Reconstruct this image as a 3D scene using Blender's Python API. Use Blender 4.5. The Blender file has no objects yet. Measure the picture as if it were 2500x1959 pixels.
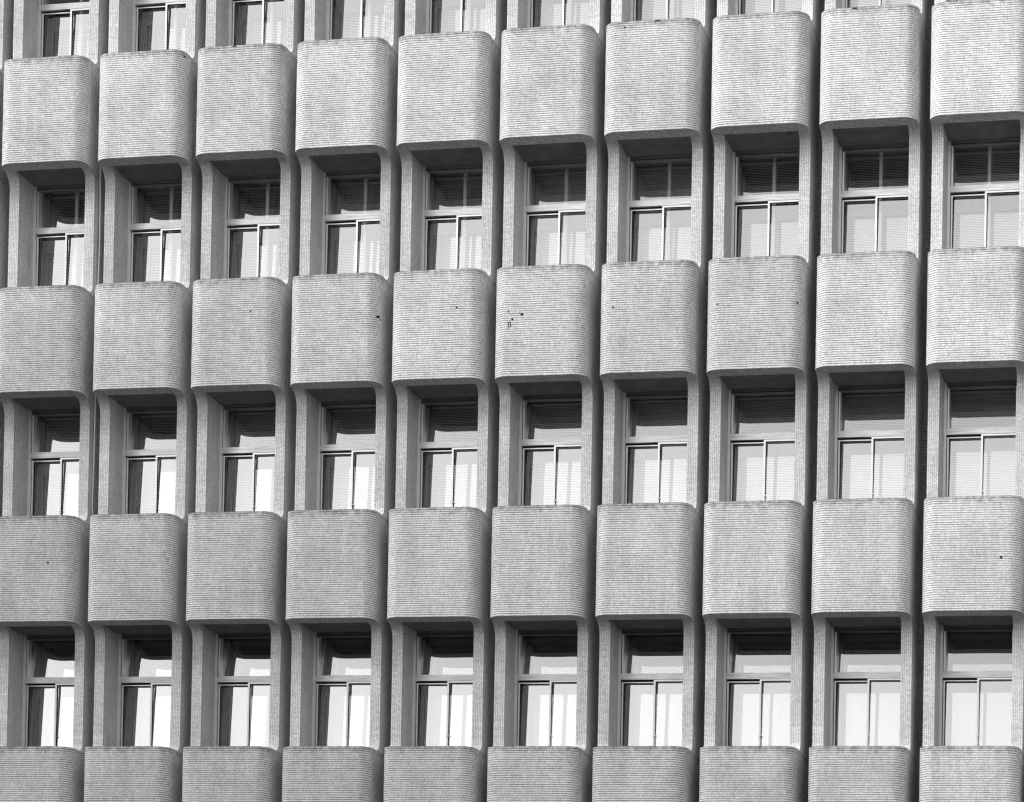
import bpy, math, random
from mathutils import Matrix, Vector
S = bpy.context.scene
R = math.radians

# ------------------------------------------------------------------ camera
CAMX, CAMD, CAMZ = 19.945, 45.316, 1.70
YAW, PITCH, ROLL = 0.258, 0.023, 0.019
F_PX, SH_Y = 7602.5, 1229.5
cam_d = bpy.data.cameras.new("camera")
cam = bpy.data.objects.new("camera", cam_d)
S.collection.objects.link(cam)
cy, sy, cp, sp = math.cos(YAW), math.sin(YAW), math.cos(PITCH), math.sin(PITCH)
fw = Vector((-sy * cp, cy * cp, sp))
rt = Vector((cy, sy, 0.0))
up = rt.cross(fw)
r2 = rt * math.cos(ROLL) + up * math.sin(ROLL)
u2 = up * math.cos(ROLL) - rt * math.sin(ROLL)
m = Matrix((r2, u2, -fw)).transposed().to_4x4()
m.translation = Vector((CAMX, -CAMD, CAMZ))
cam.matrix_world = m
cam_d.sensor_fit = 'HORIZONTAL'
cam_d.sensor_width = 36.0
cam_d.lens = 36.0 * F_PX / 2500.0
cam_d.shift_y = SH_Y / 2500.0
cam_d.clip_start = 0.5
cam_d.clip_end = 5000
S.camera = cam

# ------------------------------------------------------------------ sky, sun, exposure
SUN_EL, SUN_AZ = R(27), R(-54)          # azimuth from the facade's outward normal, minus = towards -X
sun_dir = Vector((math.sin(SUN_AZ) * math.cos(SUN_EL), -math.cos(SUN_AZ) * math.cos(SUN_EL), math.sin(SUN_EL)))
W = bpy.data.worlds.new("World")
S.world = W
W.use_nodes = True
nt = W.node_tree
nt.nodes.clear()
sky = nt.nodes.new('ShaderNodeTexSky')
sky.sky_type = 'NISHITA'
sky.sun_disc = False
sky.sun_elevation = SUN_EL
sky.sun_rotation = math.atan2(sun_dir.x, sun_dir.y)
sky.air_density = 1.6
sky.dust_density = 1.5
bw = nt.nodes.new('ShaderNodeRGBToBW')       # a monochrome photograph
bg = nt.nodes.new('ShaderNodeBackground')
bg.inputs[1].default_value = 0.15
wo = nt.nodes.new('ShaderNodeOutputWorld')
nt.links.new(sky.outputs[0], bw.inputs[0])
nt.links.new(bw.outputs[0], bg.inputs[0])
nt.links.new(bg.outputs[0], wo.inputs[0])
sl = bpy.data.lights.new("sun", 'SUN')
sl.energy = 1.4
sl.angle = R(32)
so = bpy.data.objects.new("sun", sl)
S.collection.objects.link(so)
so.rotation_euler = sun_dir.to_track_quat('Z', 'Y').to_euler()
so.location = (0, -30, 60)
S.view_settings.view_transform = 'Standard'
S.view_settings.look = 'None'
S.view_settings.gamma = 1.0
S.view_settings.exposure = 1.24
S.cycles.max_bounces = 12
S.cycles.diffuse_bounces = 7
S.cycles.transparent_max_bounces = 16
S.cycles.filter_width = 1.25
S.cycles.sample_clamp_indirect = 6.0

# ------------------------------------------------------------------ dimensions (metres)
PITCH_X, H = 1.6, 3.552
ROW0 = 16.817                # height of the top visible window transom
LO, LI, RI, RO = -0.201, -0.037, 1.065, 1.226
D1, D2, DB, RL = 0.566, 1.048, -0.12, 0.209
ZBOT, ZL = 0.851, -1.072     # soffit edge / ledge edge, relative to the transom
FH, R2, FD, BW = 0.24, 0.13, 0.16, 0.28
SH = 0.11                    # ledges and soffits fall gently towards the glass
ZIN, ZC = ZBOT - 0.012, 0.877
COLS = range(-1, 11)
ROWS = range(0, 4)
TU, TV = 1 / 0.0167, 1 / 0.0333

# ------------------------------------------------------------------ materials
def mat(name):
    m = bpy.data.materials.new(name)
    m.use_nodes = True
    n = m.node_tree
    n.nodes.clear()
    return m, n, n.nodes, n.links

def principled(n, base, rough=0.6, metal=0.0):
    b = n.nodes.new('ShaderNodeBsdfPrincipled')
    b.inputs['Base Color'].default_value = (base, base, base, 1)
    b.inputs['Roughness'].default_value = rough
    b.inputs['Metallic'].default_value = metal
    o = n.nodes.new('ShaderNodeOutputMaterial')
    n.links.new(b.outputs[0], o.inputs[0])
    return b

def M(n, op, a, b=None, c=None, clamp=False):
    x = n.nodes.new('ShaderNodeMath')
    x.operation = op
    x.use_clamp = clamp
    for i, v in enumerate((a, b, c)):
        if v is None:
            continue
        if isinstance(v, (int, float)):
            x.inputs[i].default_value = v
        else:
            n.links.new(v, x.inputs[i])
    return x.outputs[0]

def noise(n, vec, scale, detail=3, dim='3D'):
    t = n.nodes.new('ShaderNodeTexNoise')
    t.noise_dimensions = dim
    t.inputs['Scale'].default_value = scale
    t.inputs['Detail'].default_value = detail
    n.links.new(vec, t.inputs['Vector'])
    return t.outputs['Fac']

def ramp(n, v, a, b, lo=0.0, hi=1.0):
    r = n.nodes.new('ShaderNodeMapRange')
    r.inputs['From Min'].default_value = a
    r.inputs['From Max'].default_value = b
    r.inputs['To Min'].default_value = lo
    r.inputs['To Max'].default_value = hi
    n.links.new(v, r.inputs['Value'])
    return r.outputs[0]

def make_tile(name, kh, kv, fin=False):
    m, n, N, L = mat(name)
    b = principled(n, 0.6, 0.6)
    b.inputs['Specular IOR Level'].default_value = 0.15
    tc = N.new('ShaderNodeTexCoord')
    geo = N.new('ShaderNodeNewGeometry')
    pos = geo.outputs['Position']
    sep = N.new('ShaderNodeSeparateXYZ')
    L.new(tc.outputs['UV'], sep.inputs[0])
    # hand-laid wobble of the courses
    wob = noise(n, pos, 2.2, 2)
    wob2 = noise(n, pos, 9.0, 1)
    v = M(n, 'ADD', sep.outputs[1], M(n, 'MULTIPLY', M(n, 'SUBTRACT', wob2, 0.5), 0.3))
    row = M(n, 'FLOOR', v)
    wn0 = N.new('ShaderNodeTexWhiteNoise')
    wn0.noise_dimensions = '1D'
    L.new(row, wn0.inputs['W'])
    u = M(n, 'ADD', sep.outputs[0], M(n, 'MULTIPLY', wn0.outputs[0], 0.35))
    fv = M(n, 'FRACT', v)
    fu = M(n, 'FRACT', u)
    dv = M(n, 'MINIMUM', fv, M(n, 'SUBTRACT', 1.0, fv))
    du = M(n, 'MINIMUM', fu, M(n, 'SUBTRACT', 1.0, fu))
    jh = ramp(n, dv, 0.09, 0.2, 1.0, 0.0)
    jv = ramp(n, du, 0.05, 0.15, 1.0, 0.0)
    cell = N.new('ShaderNodeCombineXYZ')
    L.new(M(n, 'FLOOR', u), cell.inputs[0])
    L.new(row, cell.inputs[1])
    # shift random cells from bay to bay
    snap = N.new('ShaderNodeVectorMath')
    snap.operation = 'SNAP'
    snap.inputs[1].default_value = (1.6, 5.0, 3.552)
    L.new(pos, snap.inputs[0])
    add = N.new('ShaderNodeVectorMath')
    add.operation = 'ADD'
    L.new(cell.outputs[0], add.inputs[0])
    L.new(snap.outputs[0], add.inputs[1])
    wn = N.new('ShaderNodeTexWhiteNoise')
    L.new(add.outputs[0], wn.inputs['Vector'])
    rnd = wn.outputs[0]
    # mapping-sheet patches, stains and rain streaks
    patch = noise(n, pos, 1.6, 4)
    st = N.new('ShaderNodeMapping')
    st.inputs['Scale'].default_value = (9, 9, 0.8)
    L.new(pos, st.inputs['Vector'])
    streak = noise(n, st.outputs[0], 1.0, 5)
    blot = noise(n, pos, 14.0, 4)
    hm = N.new('ShaderNodeMapping')
    hm.inputs['Scale'].default_value = (0.14, 0.9, 1.0)
    L.new(add.outputs[0], hm.inputs['Vector'])
    hrun = noise(n, hm.outputs[0], 1.0, 2)
    jh_s = M(n, 'MULTIPLY', jh, ramp(n, hrun, 0.35, 0.62, 0.66 * kh, kh))
    seg = N.new('ShaderNodeMapping')
    seg.inputs['Scale'].default_value = (1.0, 0.22, 1.0) if not fin else (1.0, 0.05, 1.0)
    L.new(add.outputs[0], seg.inputs['Vector'])
    runs = noise(n, seg.outputs[0], 0.83, 2)
    jv_s = M(n, 'MULTIPLY', jv, M(n, 'MULTIPLY', ramp(n, runs, 0.38, 0.68, 0.05, kv), ramp(n, rnd, 0.0, 1.0, 0.6, 1.0)))
    j = M(n, 'MAXIMUM', jh_s, jv_s)
    body = M(n, 'ADD', 0.80, M(n, 'MULTIPLY', M(n, 'SUBTRACT', rnd, 0.5), 0.28 if fin else 0.24))
    grit = noise(n, pos, 42.0, 2)
    body = M(n, 'MULTIPLY', body, ramp(n, grit, 0.32, 0.68, 0.94, 1.04))
    body = M(n, 'MULTIPLY', body, ramp(n, patch, 0.3, 0.7, 0.86, 1.06))
    body = M(n, 'MULTIPLY', body, ramp(n, streak, 0.35, 0.75, 1.03, 0.88))
    oi = N.new('ShaderNodeObjectInfo')
    body = M(n, 'MULTIPLY', body, ramp(n, oi.outputs['Random'], 0.0, 1.0, 0.93, 1.05))
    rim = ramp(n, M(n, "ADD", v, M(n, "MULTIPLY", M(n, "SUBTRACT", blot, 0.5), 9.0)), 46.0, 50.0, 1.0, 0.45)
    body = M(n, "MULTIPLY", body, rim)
    grout = M(n, 'MULTIPLY', 0.04, ramp(n, patch, 0.3, 0.7, 0.6, 1.3))
    col = N.new('ShaderNodeMix')
    col.data_type = 'FLOAT'
    L.new(j, col.inputs[0])
    L.new(body, col.inputs[2])
    L.new(grout, col.inputs[3])
    L.new(col.outputs[0], b.inputs['Base Color'])
    rough = M(n, 'ADD', 0.5, M(n, 'MULTIPLY', j, 0.45))
    L.new(rough, b.inputs['Roughness'])
    h = M(n, 'SUBTRACT', M(n, 'MULTIPLY', rnd, 0.25), M(n, 'MAXIMUM', jh, M(n, 'MULTIPLY', jv, 0.6)))
    bp = N.new('ShaderNodeBump')
    bp.inputs['Strength'].default_value = 0.5
    bp.inputs['Distance'].default_value = 0.004
    L.new(h, bp.inputs['Height'])
    L.new(bp.outputs[0], b.inputs['Normal'])
    return m

def make_plain(name, base, rough=0.8, var=0.2, scale=6.0, spec=0.5):
    m, n, N, L = mat(name)
    b = principled(n, base, rough)
    b.inputs['Specular IOR Level'].default_value = spec
    geo = N.new('ShaderNodeNewGeometry')
    f = noise(n, geo.outputs['Position'], scale, 5)
    v = ramp(n, f, 0.25, 0.75, base * (1 - var), base * (1 + var))
    L.new(v, b.inputs['Base Color'])
    return m

def make_transom():
    m, n, N, L = mat("weathered_frame_paint")
    b = principled(n, 0.8, 0.35, 0.35)
    geo = N.new('ShaderNodeNewGeometry')
    mp = N.new('ShaderNodeMapping')
    mp.inputs['Scale'].default_value = (3, 3, 40)
    L.new(geo.outputs['Position'], mp.inputs['Vector'])
    f = noise(n, mp.outputs[0], 1.0, 6)
    L.new(ramp(n, f, 0.3, 0.75, 0.85, 0.5), b.inputs['Base Color'])
    return m

def make_glass(name, refl):
    m, n, N, L = mat(name)
    t = N.new('ShaderNodeBsdfTransparent')
    t.inputs[0].default_value = (0.96, 0.96, 0.96, 1)
    g = N.new('ShaderNodeBsdfGlossy')
    g.inputs['Roughness'].default_value = 0.0
    g.inputs['Color'].default_value = (1, 1, 1, 1)
    geo = N.new('ShaderNodeNewGeometry')
    bp = N.new('ShaderNodeBump')
    bp.inputs['Strength'].default_value = 0.03
    bp.inputs['Distance'].default_value = 0.02
    L.new(noise(n, geo.outputs['Position'], 1.8, 1), bp.inputs['Height'])
    L.new(bp.outputs[0], g.inputs['Normal'])
    mx = N.new('ShaderNodeMixShader')
    mx.inputs[0].default_value = refl
    L.new(t.outputs[0], mx.inputs[1])
    L.new(g.outputs[0], mx.inputs[2])
    o = N.new('ShaderNodeOutputMaterial')
    L.new(mx.outputs[0], o.inputs[0])
    return m

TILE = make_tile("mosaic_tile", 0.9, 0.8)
TILE_SIDE = make_tile("mosaic_tile_on_sides", 0.6, 0.1)
TILE_FIN = make_tile("mosaic_tile_on_fins", 0.5, 1.3, True)
TRIM = make_plain("mortar_trim", 0.5, 0.85, 0.25, 12)
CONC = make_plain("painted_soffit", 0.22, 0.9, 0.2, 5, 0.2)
FRAME = make_plain("aluminium_frame", 0.85, 0.3, 0.06, 8)
FRAME.node_tree.nodes["Principled BSDF"].inputs["Metallic"].default_value = 0.4
TRANS = make_transom()
HEAD = make_plain("dark_head_frame", 0.16, 0.5, 0.15, 8)
WHITE = make_plain("white_inner_frame", 0.9, 0.5, 0.04, 8)
GASK_SHADE = make_plain("black_gasket_and_gap_shade", 0.04, 0.8, 0.1, 8, 0.1)  # gaskets, and the painted-in shade of the sash track gap
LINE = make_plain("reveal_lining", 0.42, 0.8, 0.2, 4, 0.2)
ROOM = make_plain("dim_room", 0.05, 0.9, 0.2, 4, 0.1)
SLAT = make_plain("blind_slat", 0.88, 0.6, 0.08, 5, 0.3)
FAB = make_plain("vertical_blind_fabric", 0.5, 0.8, 0.06, 5, 0.2)
GLASS = make_glass("window_glass", 0.27)
GLASS2 = make_glass("inner_window_glass", 0.2)
GLASS3 = make_glass("inner_top_glass", 0.25)
BLOCK = make_plain("shade_block_facing", 0.12, 0.9, 0.2, 1)  # dark surface of the added, unseen shading blocks
CHIP = make_plain("missing_tile_mortar", 0.03, 0.95, 0.4, 60, 0.1)
CABLE = make_plain("white_cable", 0.9, 0.5, 0.1, 8)
ASPH = make_plain("asphalt", 0.025, 0.9, 0.3, 2)

# ------------------------------------------------------------------ mesh builder
class MB:
    def __init__(s):
        s.v, s.f, s.uv, s.mi, s.sm, s.mats = [], [], [], [], [], []
    def face(s, pts, mt, uvs=None, smooth=False):
        if mt not in s.mats:
            s.mats.append(mt)
        i = len(s.v)
        s.v += [tuple(p) for p in pts]
        s.f.append(tuple(range(i, i + len(pts))))
        s.uv.append(uvs or [(0, 0)] * len(pts))
        s.mi.append(s.mats.index(mt))
        s.sm.append(smooth)
    def box(s, x0, x1, d0, d1, z0, z1, mt, e=0.0):
        P = lambda x, d, z: (x, -d, z)
        a, b_, c, d = P(x0, d1, z0), P(x1, d1, z0), P(x1, d1, z1), P(x0, d1, z1)
        e_, f, g, h = P(x0, d0, z0), P(x1, d0, z0), P(x1, d0, z1), P(x0, d0, z1)
        for q in ((a, b_, c, d), (f, e_, h, g), (b_, f, g, c), (e_, a, d, h), (d, c, g, h), (e_, f, b_, a)):
            s.face(q, mt)
    def mesh(s, name, weld=False):
        me = bpy.data.meshes.new(name)
        me.from_pydata(s.v, [], s.f)
        for mt in s.mats:
            me.materials.append(mt)
        uvl = me.uv_layers.new(name="UVMap")
        k = 0
        for p in me.polygons:
            p.material_index = s.mi[p.index]
            p.use_smooth = s.sm[p.index]
            for q in s.uv[p.index]:
                uvl.data[k].uv = q
                k += 1
        if weld:
            import bmesh
            bm = bmesh.new()
            bm.from_mesh(me)
            bmesh.ops.remove_doubles(bm, verts=bm.verts, dist=1e-5)
            bm.to_mesh(me)
            bm.free()
            me.set_sharp_from_angle(angle=R(38))
        me.update()
        return me

def T(x, d, z):                      # facade coordinates (d = outwards) with the gentle fall towards the glass
    return (x, -d, z + SH * (d - D2))

def link(name, me, parent=None, loc=(0, 0, 0)):
    o = bpy.data.objects.new(name, me)
    S.collection.objects.link(o)
    o.parent = parent
    o.location = loc
    return o

# ------------------------------------------------------------------ bay spandrel (the rounded tiled box), relative to the transom of the window BELOW it
def spandrel_mesh():
    b = MB()
    zt, zb = ZL + H, ZBOT
    NA = 14
    path = [(LO, DB), (LO, D2 - RL)]
    for i in range(1, NA + 1):
        a = math.pi - i / NA * math.pi / 2
        path.append((LO + RL + RL * math.cos(a), D2 - RL + RL * math.sin(a)))
    for i in range(1, 5):
        path.append((LO + RL + (RO - LO - 2 * RL) * i / 4, D2))
    for i in range(1, NA + 1):
        a = math.pi / 2 - i / NA * math.pi / 2
        path.append((RO - RL + RL * math.cos(a), D2 - RL + RL * math.sin(a)))
    path.append((RO, DB))
    ls = [0.0]
    for p, q in zip(path, path[1:]):
        ls.append(ls[-1] + math.hypot(q[0] - p[0], q[1] - p[1]))
    mid = (ls[-1]) / 2
    rim = 0.02
    ntile = round((zt - zb - 0.004) * TV)
    for i, (p, q) in enumerate(zip(path, path[1:])):
        u0, u1 = (ls[i] - mid) * TU, (ls[i + 1] - mid) * TU
        sm = True
        side = q[1] < D2 - 0.10 and p[1] < D2 - 0.02
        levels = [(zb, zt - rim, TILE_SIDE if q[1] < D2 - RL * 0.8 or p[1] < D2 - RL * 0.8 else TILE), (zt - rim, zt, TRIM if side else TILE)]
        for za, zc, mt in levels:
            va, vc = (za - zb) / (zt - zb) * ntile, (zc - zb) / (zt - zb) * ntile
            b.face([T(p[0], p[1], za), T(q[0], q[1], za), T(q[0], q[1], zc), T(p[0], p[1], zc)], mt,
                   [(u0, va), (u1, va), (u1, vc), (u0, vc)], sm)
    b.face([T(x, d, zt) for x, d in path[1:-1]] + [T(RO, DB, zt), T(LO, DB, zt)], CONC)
    return b.mesh("spandrel", True)

# ------------------------------------------------------------------ tiled window surround: fins, soffit band, reveals, ceiling
def surround_mesh():
    b = MB()
    out, inn = [], []                # matching outer / inner edge points, left half
    nb = 10
    for i in range(nb + 1):
        a = i / nb * math.pi / 2
        d, z = D1 + FD - FD * math.sin(a), ZL + R2 - R2 * math.cos(a)
        out.append((LO, d, z)); inn.append((LI, d, z))
    z0, z1 = ZL + R2, ZBOT - FH
    for i in range(1, 7):
        z = z0 + (z1 - z0) * i / 6
        out.append((LO, D1, z)); inn.append((LI, D1, z))
    nt_ = 10
    for i in range(1, nt_ + 1):
        a = i / nt_ * math.pi / 2
        out.append((LO, D2 - RL - (D2 - RL - D1) * math.cos(a), ZBOT - FH + FH * math.sin(a)))
        f = i / nt_
        inn.append((LI, D1 + (D2 - BW - D1) * f ** 2, ZBOT - FH + (FH + ZIN - ZBOT) * (1 - (1 - f) ** 3)))
    for i in range(1, 11):
        a = math.pi - i / 10 * math.pi / 2
        out.append((LO + RL + RL * math.cos(a), D2 - RL + RL * math.sin(a), ZBOT))
        inn.append((LI, D2 - BW, ZIN))
    for i in range(1, 4):
        f = i / 6
        out.append((LO + RL + (RO - LO - 2 * RL) * f, D2, ZBOT))
        inn.append((LI + (RI - LI) * f, D2 - BW, ZIN))
    cx = (LO + RO) / 2
    ci = (LI + RI) / 2
    for side in (0, 1):
        O = out if side == 0 else [(RO + LO - x, d, z) for x, d, z in out]
        I = inn if side == 0 else [(RI + LI - x, d, z) for x, d, z in inn]
        l = 0.0
        for i in range(len(O) - 1):
            ds = math.dist(O[i], O[i + 1])
            dm = (ds + math.dist(I[i], I[i + 1])) / 2
            u0, u1 = l * TU, (l + max(ds, dm)) * TU
            l += max(ds, dm)
            w = 6.0
            pts = [T(*O[i]), T(*I[i]), T(*I[i + 1]), T(*O[i + 1])]
            uvs = [(u0, 0), (u0, w), (u1, w), (u1, 0)]
            if I[i] == I[i + 1]:
                pts.pop(2); uvs.pop(2)
            if side:
                pts.reverse(); uvs.reverse()
            b.face(pts, TILE_FIN, uvs, True)
        # outer side of the fin and inner reveal
        n_f = nb + 6 + nt_
        for (E, back, strip, flip) in ((O, DB, 0.05, side == 0), (I, 0.0, 0.03, side == 1)):
            for i in range(n_f):
                (x, da, za), (_, db, zb) = E[i], E[i + 1]
                if zb - za < 1e-6:
                    continue
                cols = [(da, db), (max(da - strip, back), max(db - strip, back)), (back, back)]
                for k, mt in ((0, TRIM), (1, TILE_SIDE)):
                    pts = [T(x, cols[k][0], za), T(x, cols[k + 1][0], za), T(x, cols[k + 1][1], zb), T(x, cols[k][1], zb)]
                    uvs = [(cols[k][0] * TU, za * TV), (cols[k + 1][0] * TU, za * TV), (cols[k + 1][1] * TU, zb * TV), (cols[k][1] * TU, zb * TV)]
                    if flip:
                        pts.reverse(); uvs.reverse()
                    b.face(pts, mt, uvs)
        x = LI if side == 0 else RI
        b.face([T(x, D2 - BW, ZIN), T(x, D2 - BW, ZC), T(x, 0, ZC), T(x, 0, ZIN)], TILE_SIDE,
               [((D2 - BW) * TU, ZIN * TV), ((D2 - BW) * TU, ZC * TV), (0, ZC * TV), (0, ZIN * TV)])
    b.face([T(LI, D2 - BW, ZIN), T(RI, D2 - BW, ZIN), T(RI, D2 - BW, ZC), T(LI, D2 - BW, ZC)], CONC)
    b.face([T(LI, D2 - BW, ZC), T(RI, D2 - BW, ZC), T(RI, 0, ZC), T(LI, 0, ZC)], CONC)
    return b.mesh("window_surround", True)

# ------------------------------------------------------------------ window, plain coordinates relative to the transom's lower edge
ZTOP = ZC - SH * D2          # ceiling height at the glass
ZSILL = -1.26
XM = 0.505                   # meeting stile
TILT = math.tan(R(7.9))
TILT2 = math.tan(R(3.0))
def frame_mesh():
    b = MB()
    b.box(LI, 0.0, -0.16, 0.0, ZSILL, ZTOP, FRAME)
    b.box(RI - 0.035, RI, -0.16, 0.0, ZSILL, ZTOP, FRAME)
    b.box(0.0, RI - 0.035, -0.16, -0.004, 0.718, ZTOP, HEAD)
    b.box(0.0, RI - 0.035, -0.16, -0.04, 0.706, 0.718, GASK_SHADE)
    b.box(0.006, RI - 0.04, -0.16, -0.02, 0.683, 0.706, HEAD)
    b.box(-0.002, RI - 0.033, -0.16, 0.006, 0.0, 0.092, TRANS)
    b.box(0.0, 0.010, -0.16, -0.05, 0.087, 0.683, GASK_SHADE)
    b.box(0.010, 0.034, -0.16, -0.02, 0.087, 0.683, FRAME)
    b.box(RI - 0.065, RI - 0.035, -0.16, -0.02, 0.087, 0.683, FRAME)
    b.box(0.0, XM, -0.16, -0.075, -0.031, 0.0, GASK_SHADE)      # sash track gap, its shade put in as near-black colour
    b.box(0.0, 0.010, -0.16, -0.075, ZSILL, -0.031, GASK_SHADE)
    return b.mesh("window")
def sash_mesh(left):
    b = MB()
    if left:
        x0, x1, df, zt, th = 0.010, XM + 0.02, -0.055, -0.031, 0.016
    else:
        x0, x1, df, zt, th = XM, RI - 0.035, -0.006, -0.003, 0.025
    db = df - 0.035
    b.box(x0, x1, db, df, zt - th, zt, FRAME)
    b.box(x0, x0 + (0.022 if left else 0.028), db, df, ZSILL + 0.05, zt - th, FRAME)
    b.box(x1 - 0.026, x1, db, df, ZSILL + 0.05, zt - th, FRAME)
    b.box(x0, x1, db, df, ZSILL, ZSILL + 0.05, FRAME)
    a0, a1 = x0 + (0.022 if left else 0.028), x1 - 0.026
    b.box(a0, a0 + 0.006, db, df - 0.006, ZSILL + 0.05, zt - th, GASK_SHADE)
    b.box(a0, a1, db, df - 0.006, zt - th - 0.006, zt - th, GASK_SHADE)
    return b.mesh("sash")
def handle_mesh():
    b = MB()
    b.box(XM + 0.007, XM + 0.021, -0.006, 0.008, -0.86, -0.80, FRAME)
    b.box(XM + 0.010, XM + 0.045, 0.008, 0.018, -0.845, -0.83, FRAME)
    return b.mesh("sash_handle")
def pane(b, x0, x1, z0, z1, d0, tilt, mt):
    dt = d0 - (z1 - z0) * tilt
    b.face([(x0, -d0, z0), (x1, -d0, z0), (x1, -dt, z1), (x0, -dt, z1)], mt)
def glazing_mesh():
    b = MB()
    pane(b, 0.034, RI - 0.065, 0.087, 0.683, -0.12, TILT, GLASS)
    pane(b, 0.032, XM + 0.01, ZSILL + 0.05, -0.047, -0.075, TILT2, GLASS)
    pane(b, XM + 0.028, RI - 0.061, ZSILL + 0.05, -0.028, -0.028, TILT2, GLASS)
    return b.mesh("glazing")
DI = -0.45
def inner_glazing_mesh():
    b = MB()
    pane(b, LI, RI, 0.06, ZTOP, DI - 0.01, TILT, GLASS3)
    pane(b, LI + 0.05, RI - 0.05, ZSILL, -0.17, DI - 0.0, TILT2, GLASS2)
    b.box(LI, RI, DI - 0.09, DI - 0.04, -0.17, 0.05, LINE)
    return b.mesh("inner_glazing")
def inner_frame_mesh(mull):
    b = MB()
    b.box(LI, LI + 0.05, DI + 0.01, DI + 0.06, ZSILL, ZTOP, HEAD)
    b.box(RI - 0.05, RI, DI + 0.01, DI + 0.06, ZSILL, ZTOP, HEAD)
    if mull:
        b.box(XM - 0.005, XM + 0.043, DI + 0.01, DI + 0.07, ZSILL, ZTOP, WHITE)
    return b.mesh("inner_frame")
def lining_mesh():
    b = MB()
    e = 0.003
    x0, x1, zt, zb, dk = LI - e, RI + e, ZTOP + e, ZSILL - e, -1.15
    P = lambda x, d, z: (x, -d, z)
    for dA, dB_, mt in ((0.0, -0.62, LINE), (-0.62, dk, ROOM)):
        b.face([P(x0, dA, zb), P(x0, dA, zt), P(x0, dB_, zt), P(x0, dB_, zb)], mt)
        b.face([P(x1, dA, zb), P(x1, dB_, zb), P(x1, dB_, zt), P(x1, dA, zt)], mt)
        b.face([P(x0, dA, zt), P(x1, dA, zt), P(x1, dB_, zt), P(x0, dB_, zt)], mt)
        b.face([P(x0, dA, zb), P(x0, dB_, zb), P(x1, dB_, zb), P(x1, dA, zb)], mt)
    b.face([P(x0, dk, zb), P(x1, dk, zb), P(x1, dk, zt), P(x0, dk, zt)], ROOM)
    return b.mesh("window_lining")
def blind_mesh(zlow, ang, zhigh=None):
    b = MB()
    d0 = DI - 0.2
    z = (ZTOP - 0.05) if zhigh is None else zhigh
    b.box(LI + 0.02, RI - 0.02, d0 - 0.02, d0 + 0.02, z, z + 0.035, SLAT)
    w = 0.0145
    while z > zlow:
        z -= 0.025
        c, s_ = math.cos(ang) * w, math.sin(ang) * w
        pts = [(LI + 0.02, -(d0 + c), z - s_), (RI - 0.02, -(d0 + c), z - s_), (RI - 0.02, -d0, z + 0.002), (LI + 0.02, -d0, z + 0.002)]
        b.face(pts, SLAT)
        b.face([pts[3], pts[2], (RI - 0.02, -(d0 - c), z + s_), (LI + 0.02, -(d0 - c), z + s_)], SLAT)
    return b.mesh("venetian_blind")
def vblind_mesh(seed):
    b = MB()
    rnd = random.Random(seed)
    d0 = DI - 0.16
    zt = 0.03
    b.box(LI + 0.02, RI - 0.02, d0 - 0.025, d0 + 0.025, zt, zt + 0.04, SLAT)
    x = LI + 0.03
    while x < RI - 0.09:
        a = R(24 + rnd.uniform(-8, 8))
        c, s_ = 0.048 * math.cos(a), 0.048 * math.sin(a)
        xm = x + 0.044
        b.face([(xm - c, -(d0 + s_), ZSILL + 0.05), (xm + c, -(d0 - s_), ZSILL + 0.05), (xm + c, -(d0 - s_), zt), (xm - c, -(d0 + s_), zt)], FAB)
        x += 0.086
    return b.mesh("vertical_blind")

# ------------------------------------------------------------------ the ground and the building
g = MB()
g.face([(-600, -600, 0), (600, -600, 0), (600, 600, 0), (-600, 600, 0)], ASPH)
go = link("ground", g.mesh("ground"))
go["kind"] = "structure"

bld = bpy.data.objects.new("office_building", None)
S.collection.objects.link(bld)
bld["label"] = "office building facade of pale mosaic-tiled rounded bays with deep recessed windows"
bld["category"] = "building"

SPAN, SURR = spandrel_mesh(), surround_mesh()
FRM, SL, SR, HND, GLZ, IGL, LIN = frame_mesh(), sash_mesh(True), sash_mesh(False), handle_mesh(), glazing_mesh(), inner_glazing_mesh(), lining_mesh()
INF = {True: inner_frame_mesh(True), False: inner_frame_mesh(False)}
rng = random.Random(4)
VEN = [blind_mesh(ZSILL + 0.02, R(a)) for a in (38, 46, 54, 30)]
VENH = [blind_mesh(0.28, R(40)), blind_mesh(-0.42, R(40))]
VBL = [vblind_mesh(k) for k in range(3)]

spans = {}
for c in COLS:
    x = c * PITCH_X
    for r in range(0, 5):
        spans[(c, r)] = link("spandrel", SPAN, bld, (x, 0, ROW0 - r * H))
    for r in ROWS:
        z = ROW0 - r * H
        link("window_surround", SURR, bld, (x, 0, z))
        w = link("window", FRM, bld, (x, 0, z))
        link("sash", SL, w)
        s2 = link("sash", SR, w)
        link("sash_handle", HND, w)
        link("glazing", GLZ, w)
        link("inner_glazing", IGL, w)
        link("inner_frame", INF[r <= 1], w)
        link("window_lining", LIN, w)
        if r < 3:
            link("venetian_blind", rng.choice(VEN), w)
        else:
            link("vertical_blind", rng.choice(VBL), w)

# tiled wall at the bottom of the grooves between the bays
zt, zb = ROW0 + 3.2, ROW0 - 4 * H - 1.0
wb = MB()
ww = PITCH_X - (RO - LO)
wb.face([(0, -DB, zb), (ww, -DB, zb), (ww, -DB, zt), (0, -DB, zt)], TILE, [(0, zb * TV), (ww / 0.0333, zb * TV), (ww / 0.0333, zt * TV), (0, zt * TV)])
WBM = wb.mesh("groove_wall")
for c in list(COLS)[:-1]:
    link("groove_wall", WBM, bld, (c * PITCH_X + RO, 0, 0))


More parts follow.
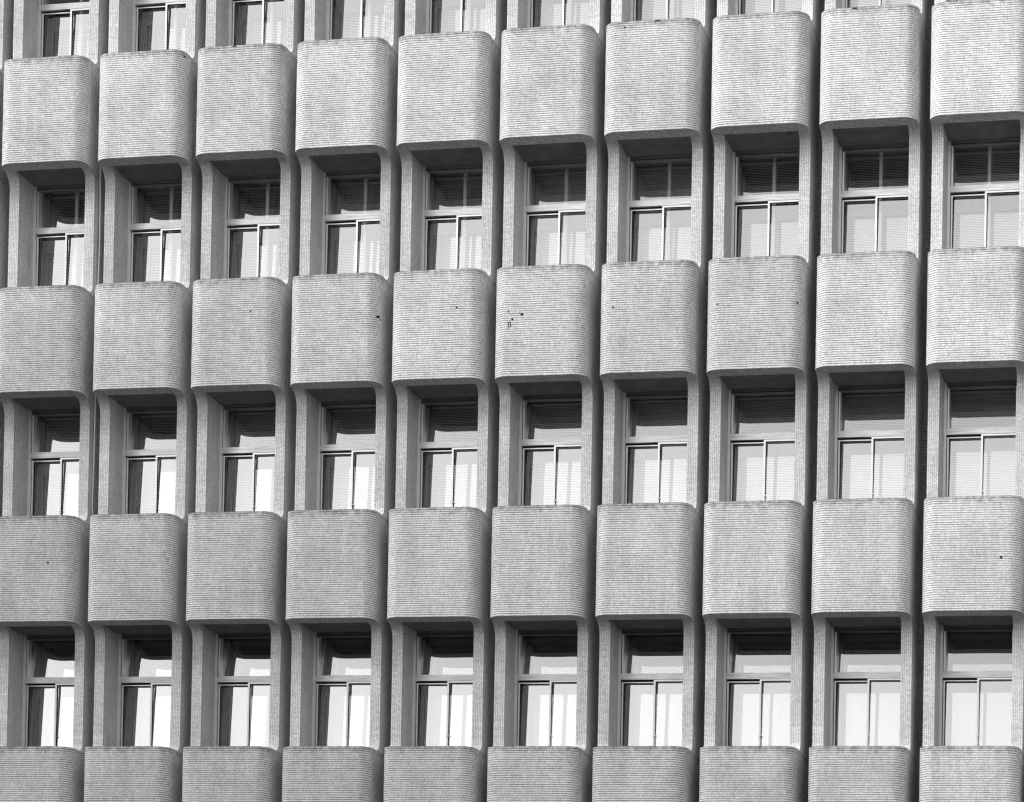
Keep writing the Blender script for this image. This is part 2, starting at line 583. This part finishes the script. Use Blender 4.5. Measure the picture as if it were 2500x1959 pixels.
# places where tiles have fallen off, on the face of the boxes
CHIPS = [(5, 2, 0.041, 1.048, 1.819, 0.015, 0.035), (5, 2, 0.204, 1.048, 1.783, 0.025, 0.014), (5, 2, 0.242, 1.048, 1.763, 0.045, 0.032),
         (5, 2, 0.097, 1.048, 1.695, 0.033, 0.036), (5, 2, 0.036, 1.048, 1.612, 0.01, 0.1), (5, 2, 0.07, 1.048, 1.611, 0.012, 0.08),
         (5, 2, 0.05, 1.048, 1.651, 0.04, 0.016), (2, 2, 0.794, 1.048, 1.966, 0.02, 0.025), (3, 2, 1.19, 0.956, 1.827, 0.06, 0.035),
         (3, 2, 1.211, 0.916, 1.791, 0.02, 0.03), (4, 2, 0.84, 1.048, 1.903, 0.03, 0.02), (6, 2, 0.025, 1.048, 1.816, 0.028, 0.03),
         (7, 2, 1.147, 1.003, 1.791, 0.025, 0.025), (7, 2, -0.024, 1.048, 1.807, 0.022, 0.02), (0, 3, 0.791, 1.048, 1.753, 0.028, 0.03),
         (9, 3, 0.93, 1.048, 1.609, 0.035, 0.04), (6, 1, 0.127, 1.048, 2.392, 0.03, 0.02), (6, 1, 0.617, 1.048, 2.462, 0.07, 0.018),
         (2, 1, 0.455, 1.048, 2.468, 0.06, 0.018), (1, 1, 1.201, 0.937, 2.384, 0.03, 0.02), (8, 1, 0.31, 1.048, 2.465, 0.08, 0.015)]
chip_rnd = random.Random(9)
chipped = {}
for c, r, x, d, z, w_, h_ in CHIPS:
    chipped.setdefault((c, r), []).append((x, d, z, w_, h_))
for (c, r), lst in chipped.items():
    for x, d, z, w_, h_ in lst:
        b = MB()
        if x > RO - RL and d < D2 - 0.002:
            nx, nd = (x - (RO - RL)) / RL, (d - (D2 - RL)) / RL
        else:
            nx, nd = 0.0, 1.0
        j = lambda k: 1 + chip_rnd.uniform(-0.3, 0.3)
        q = [(-w_ / 2 * j(0), -h_ / 2 * j(0)), (w_ / 2 * j(0), -h_ / 2 * j(0)), (w_ / 2 * j(0), h_ / 2 * j(0)), (-w_ / 2 * j(0), h_ / 2 * j(0))]
        top = [(x + nx * 0.003 + a * nd, -(d + nd * 0.003 - a * nx), z + e) for a, e in q]
        bot = [(x - nx * 0.004 + a * nd, -(d - nd * 0.004 - a * nx), z + e) for a, e in q]
        b.face(top, CHIP)
        for k in range(4):
            b.face([bot[k], bot[(k + 1) % 4], top[(k + 1) % 4], top[k]], CHIP)
        link("missing_tile_scar", b.mesh("missing_tile_scar"), spans[(c, r)])
spans[(5, 2)]["label"] = "tiled spandrel with a cluster of missing tiles near its left edge"
spans[(3, 2)]["label"] = "tiled spandrel with tiles missing on its rounded right corner"

# loose cable hanging in a groove
cpts = [(1.232, 0.50, 14.34), (1.25, 0.43, 14.20), (1.258, 0.42, 13.6), (1.262, 0.42, 12.9), (1.25, 0.42, 12.2), (1.245, 0.42, 11.4), (1.252, 0.42, 10.6), (1.25, 0.42, 9.9), (1.243, 0.42, 9.3), (1.236, 0.42, 8.9), (1.25, 0.42, 8.72), (1.27, 0.40, 8.6)]
b = MB()
for (x0, d0, z0), (x1, d1, z1) in zip(cpts, cpts[1:]):
    for k in range(6):
        a0, a1 = k * math.pi / 3, (k + 1) * math.pi / 3
        rr = 0.011
        f = lambda x, d, z, a: (x + rr * math.cos(a), -d + rr * math.sin(a), z)
        b.face([f(x1, d1, z1, a0), f(x1, d1, z1, a1), f(x0, d0, z0, a1), f(x0, d0, z0, a0)], CABLE, None, True)
co = link("hanging_cable", b.mesh("hanging_cable", True))
co["label"] = "thin white cable hanging loose in the groove between tiled bays at the far left"
co["category"] = "cable"

# unseen blocks added to shade the lower floors: one left, a row opposite
BLOCKS = [(-75.0, -17.6, 26.0, 34.0, 33.0)]
bx = -170.0
brnd = random.Random(3)
while bx < 170:
    bwid = brnd.uniform(18, 34)
    BLOCKS.append((bx, bx + bwid - 0.5, 78.0 + brnd.uniform(0, 6), 100.0, brnd.uniform(14.0, 17.0)))  # added row opposite, dims low sky light on the lower floors
    bx += bwid
for (BX0, BX1, BD0, BD1, BH) in BLOCKS:
    nb_ = MB()
    nb_.box(BX0, BX1, BD0, BD1, 0.0, BH, BLOCK)
    for k in range(int((BX1 - BX0 - 2) / 2.03)):
        for f in range(int(BH / 3.4)):
            x0, z0, y0 = BX0 + 1 + k * 2.03, 1.2 + f * 3.4, -BD0 + 0.004
            nb_.face([(x0, y0, z0), (x0, y0, z0 + 1.8), (x0 + 1.3, y0, z0 + 1.8), (x0 + 1.3, y0, z0)], ROOM)
    no = link("added_shade_block", nb_.mesh("added_shade_block"))
    no["kind"] = "structure"
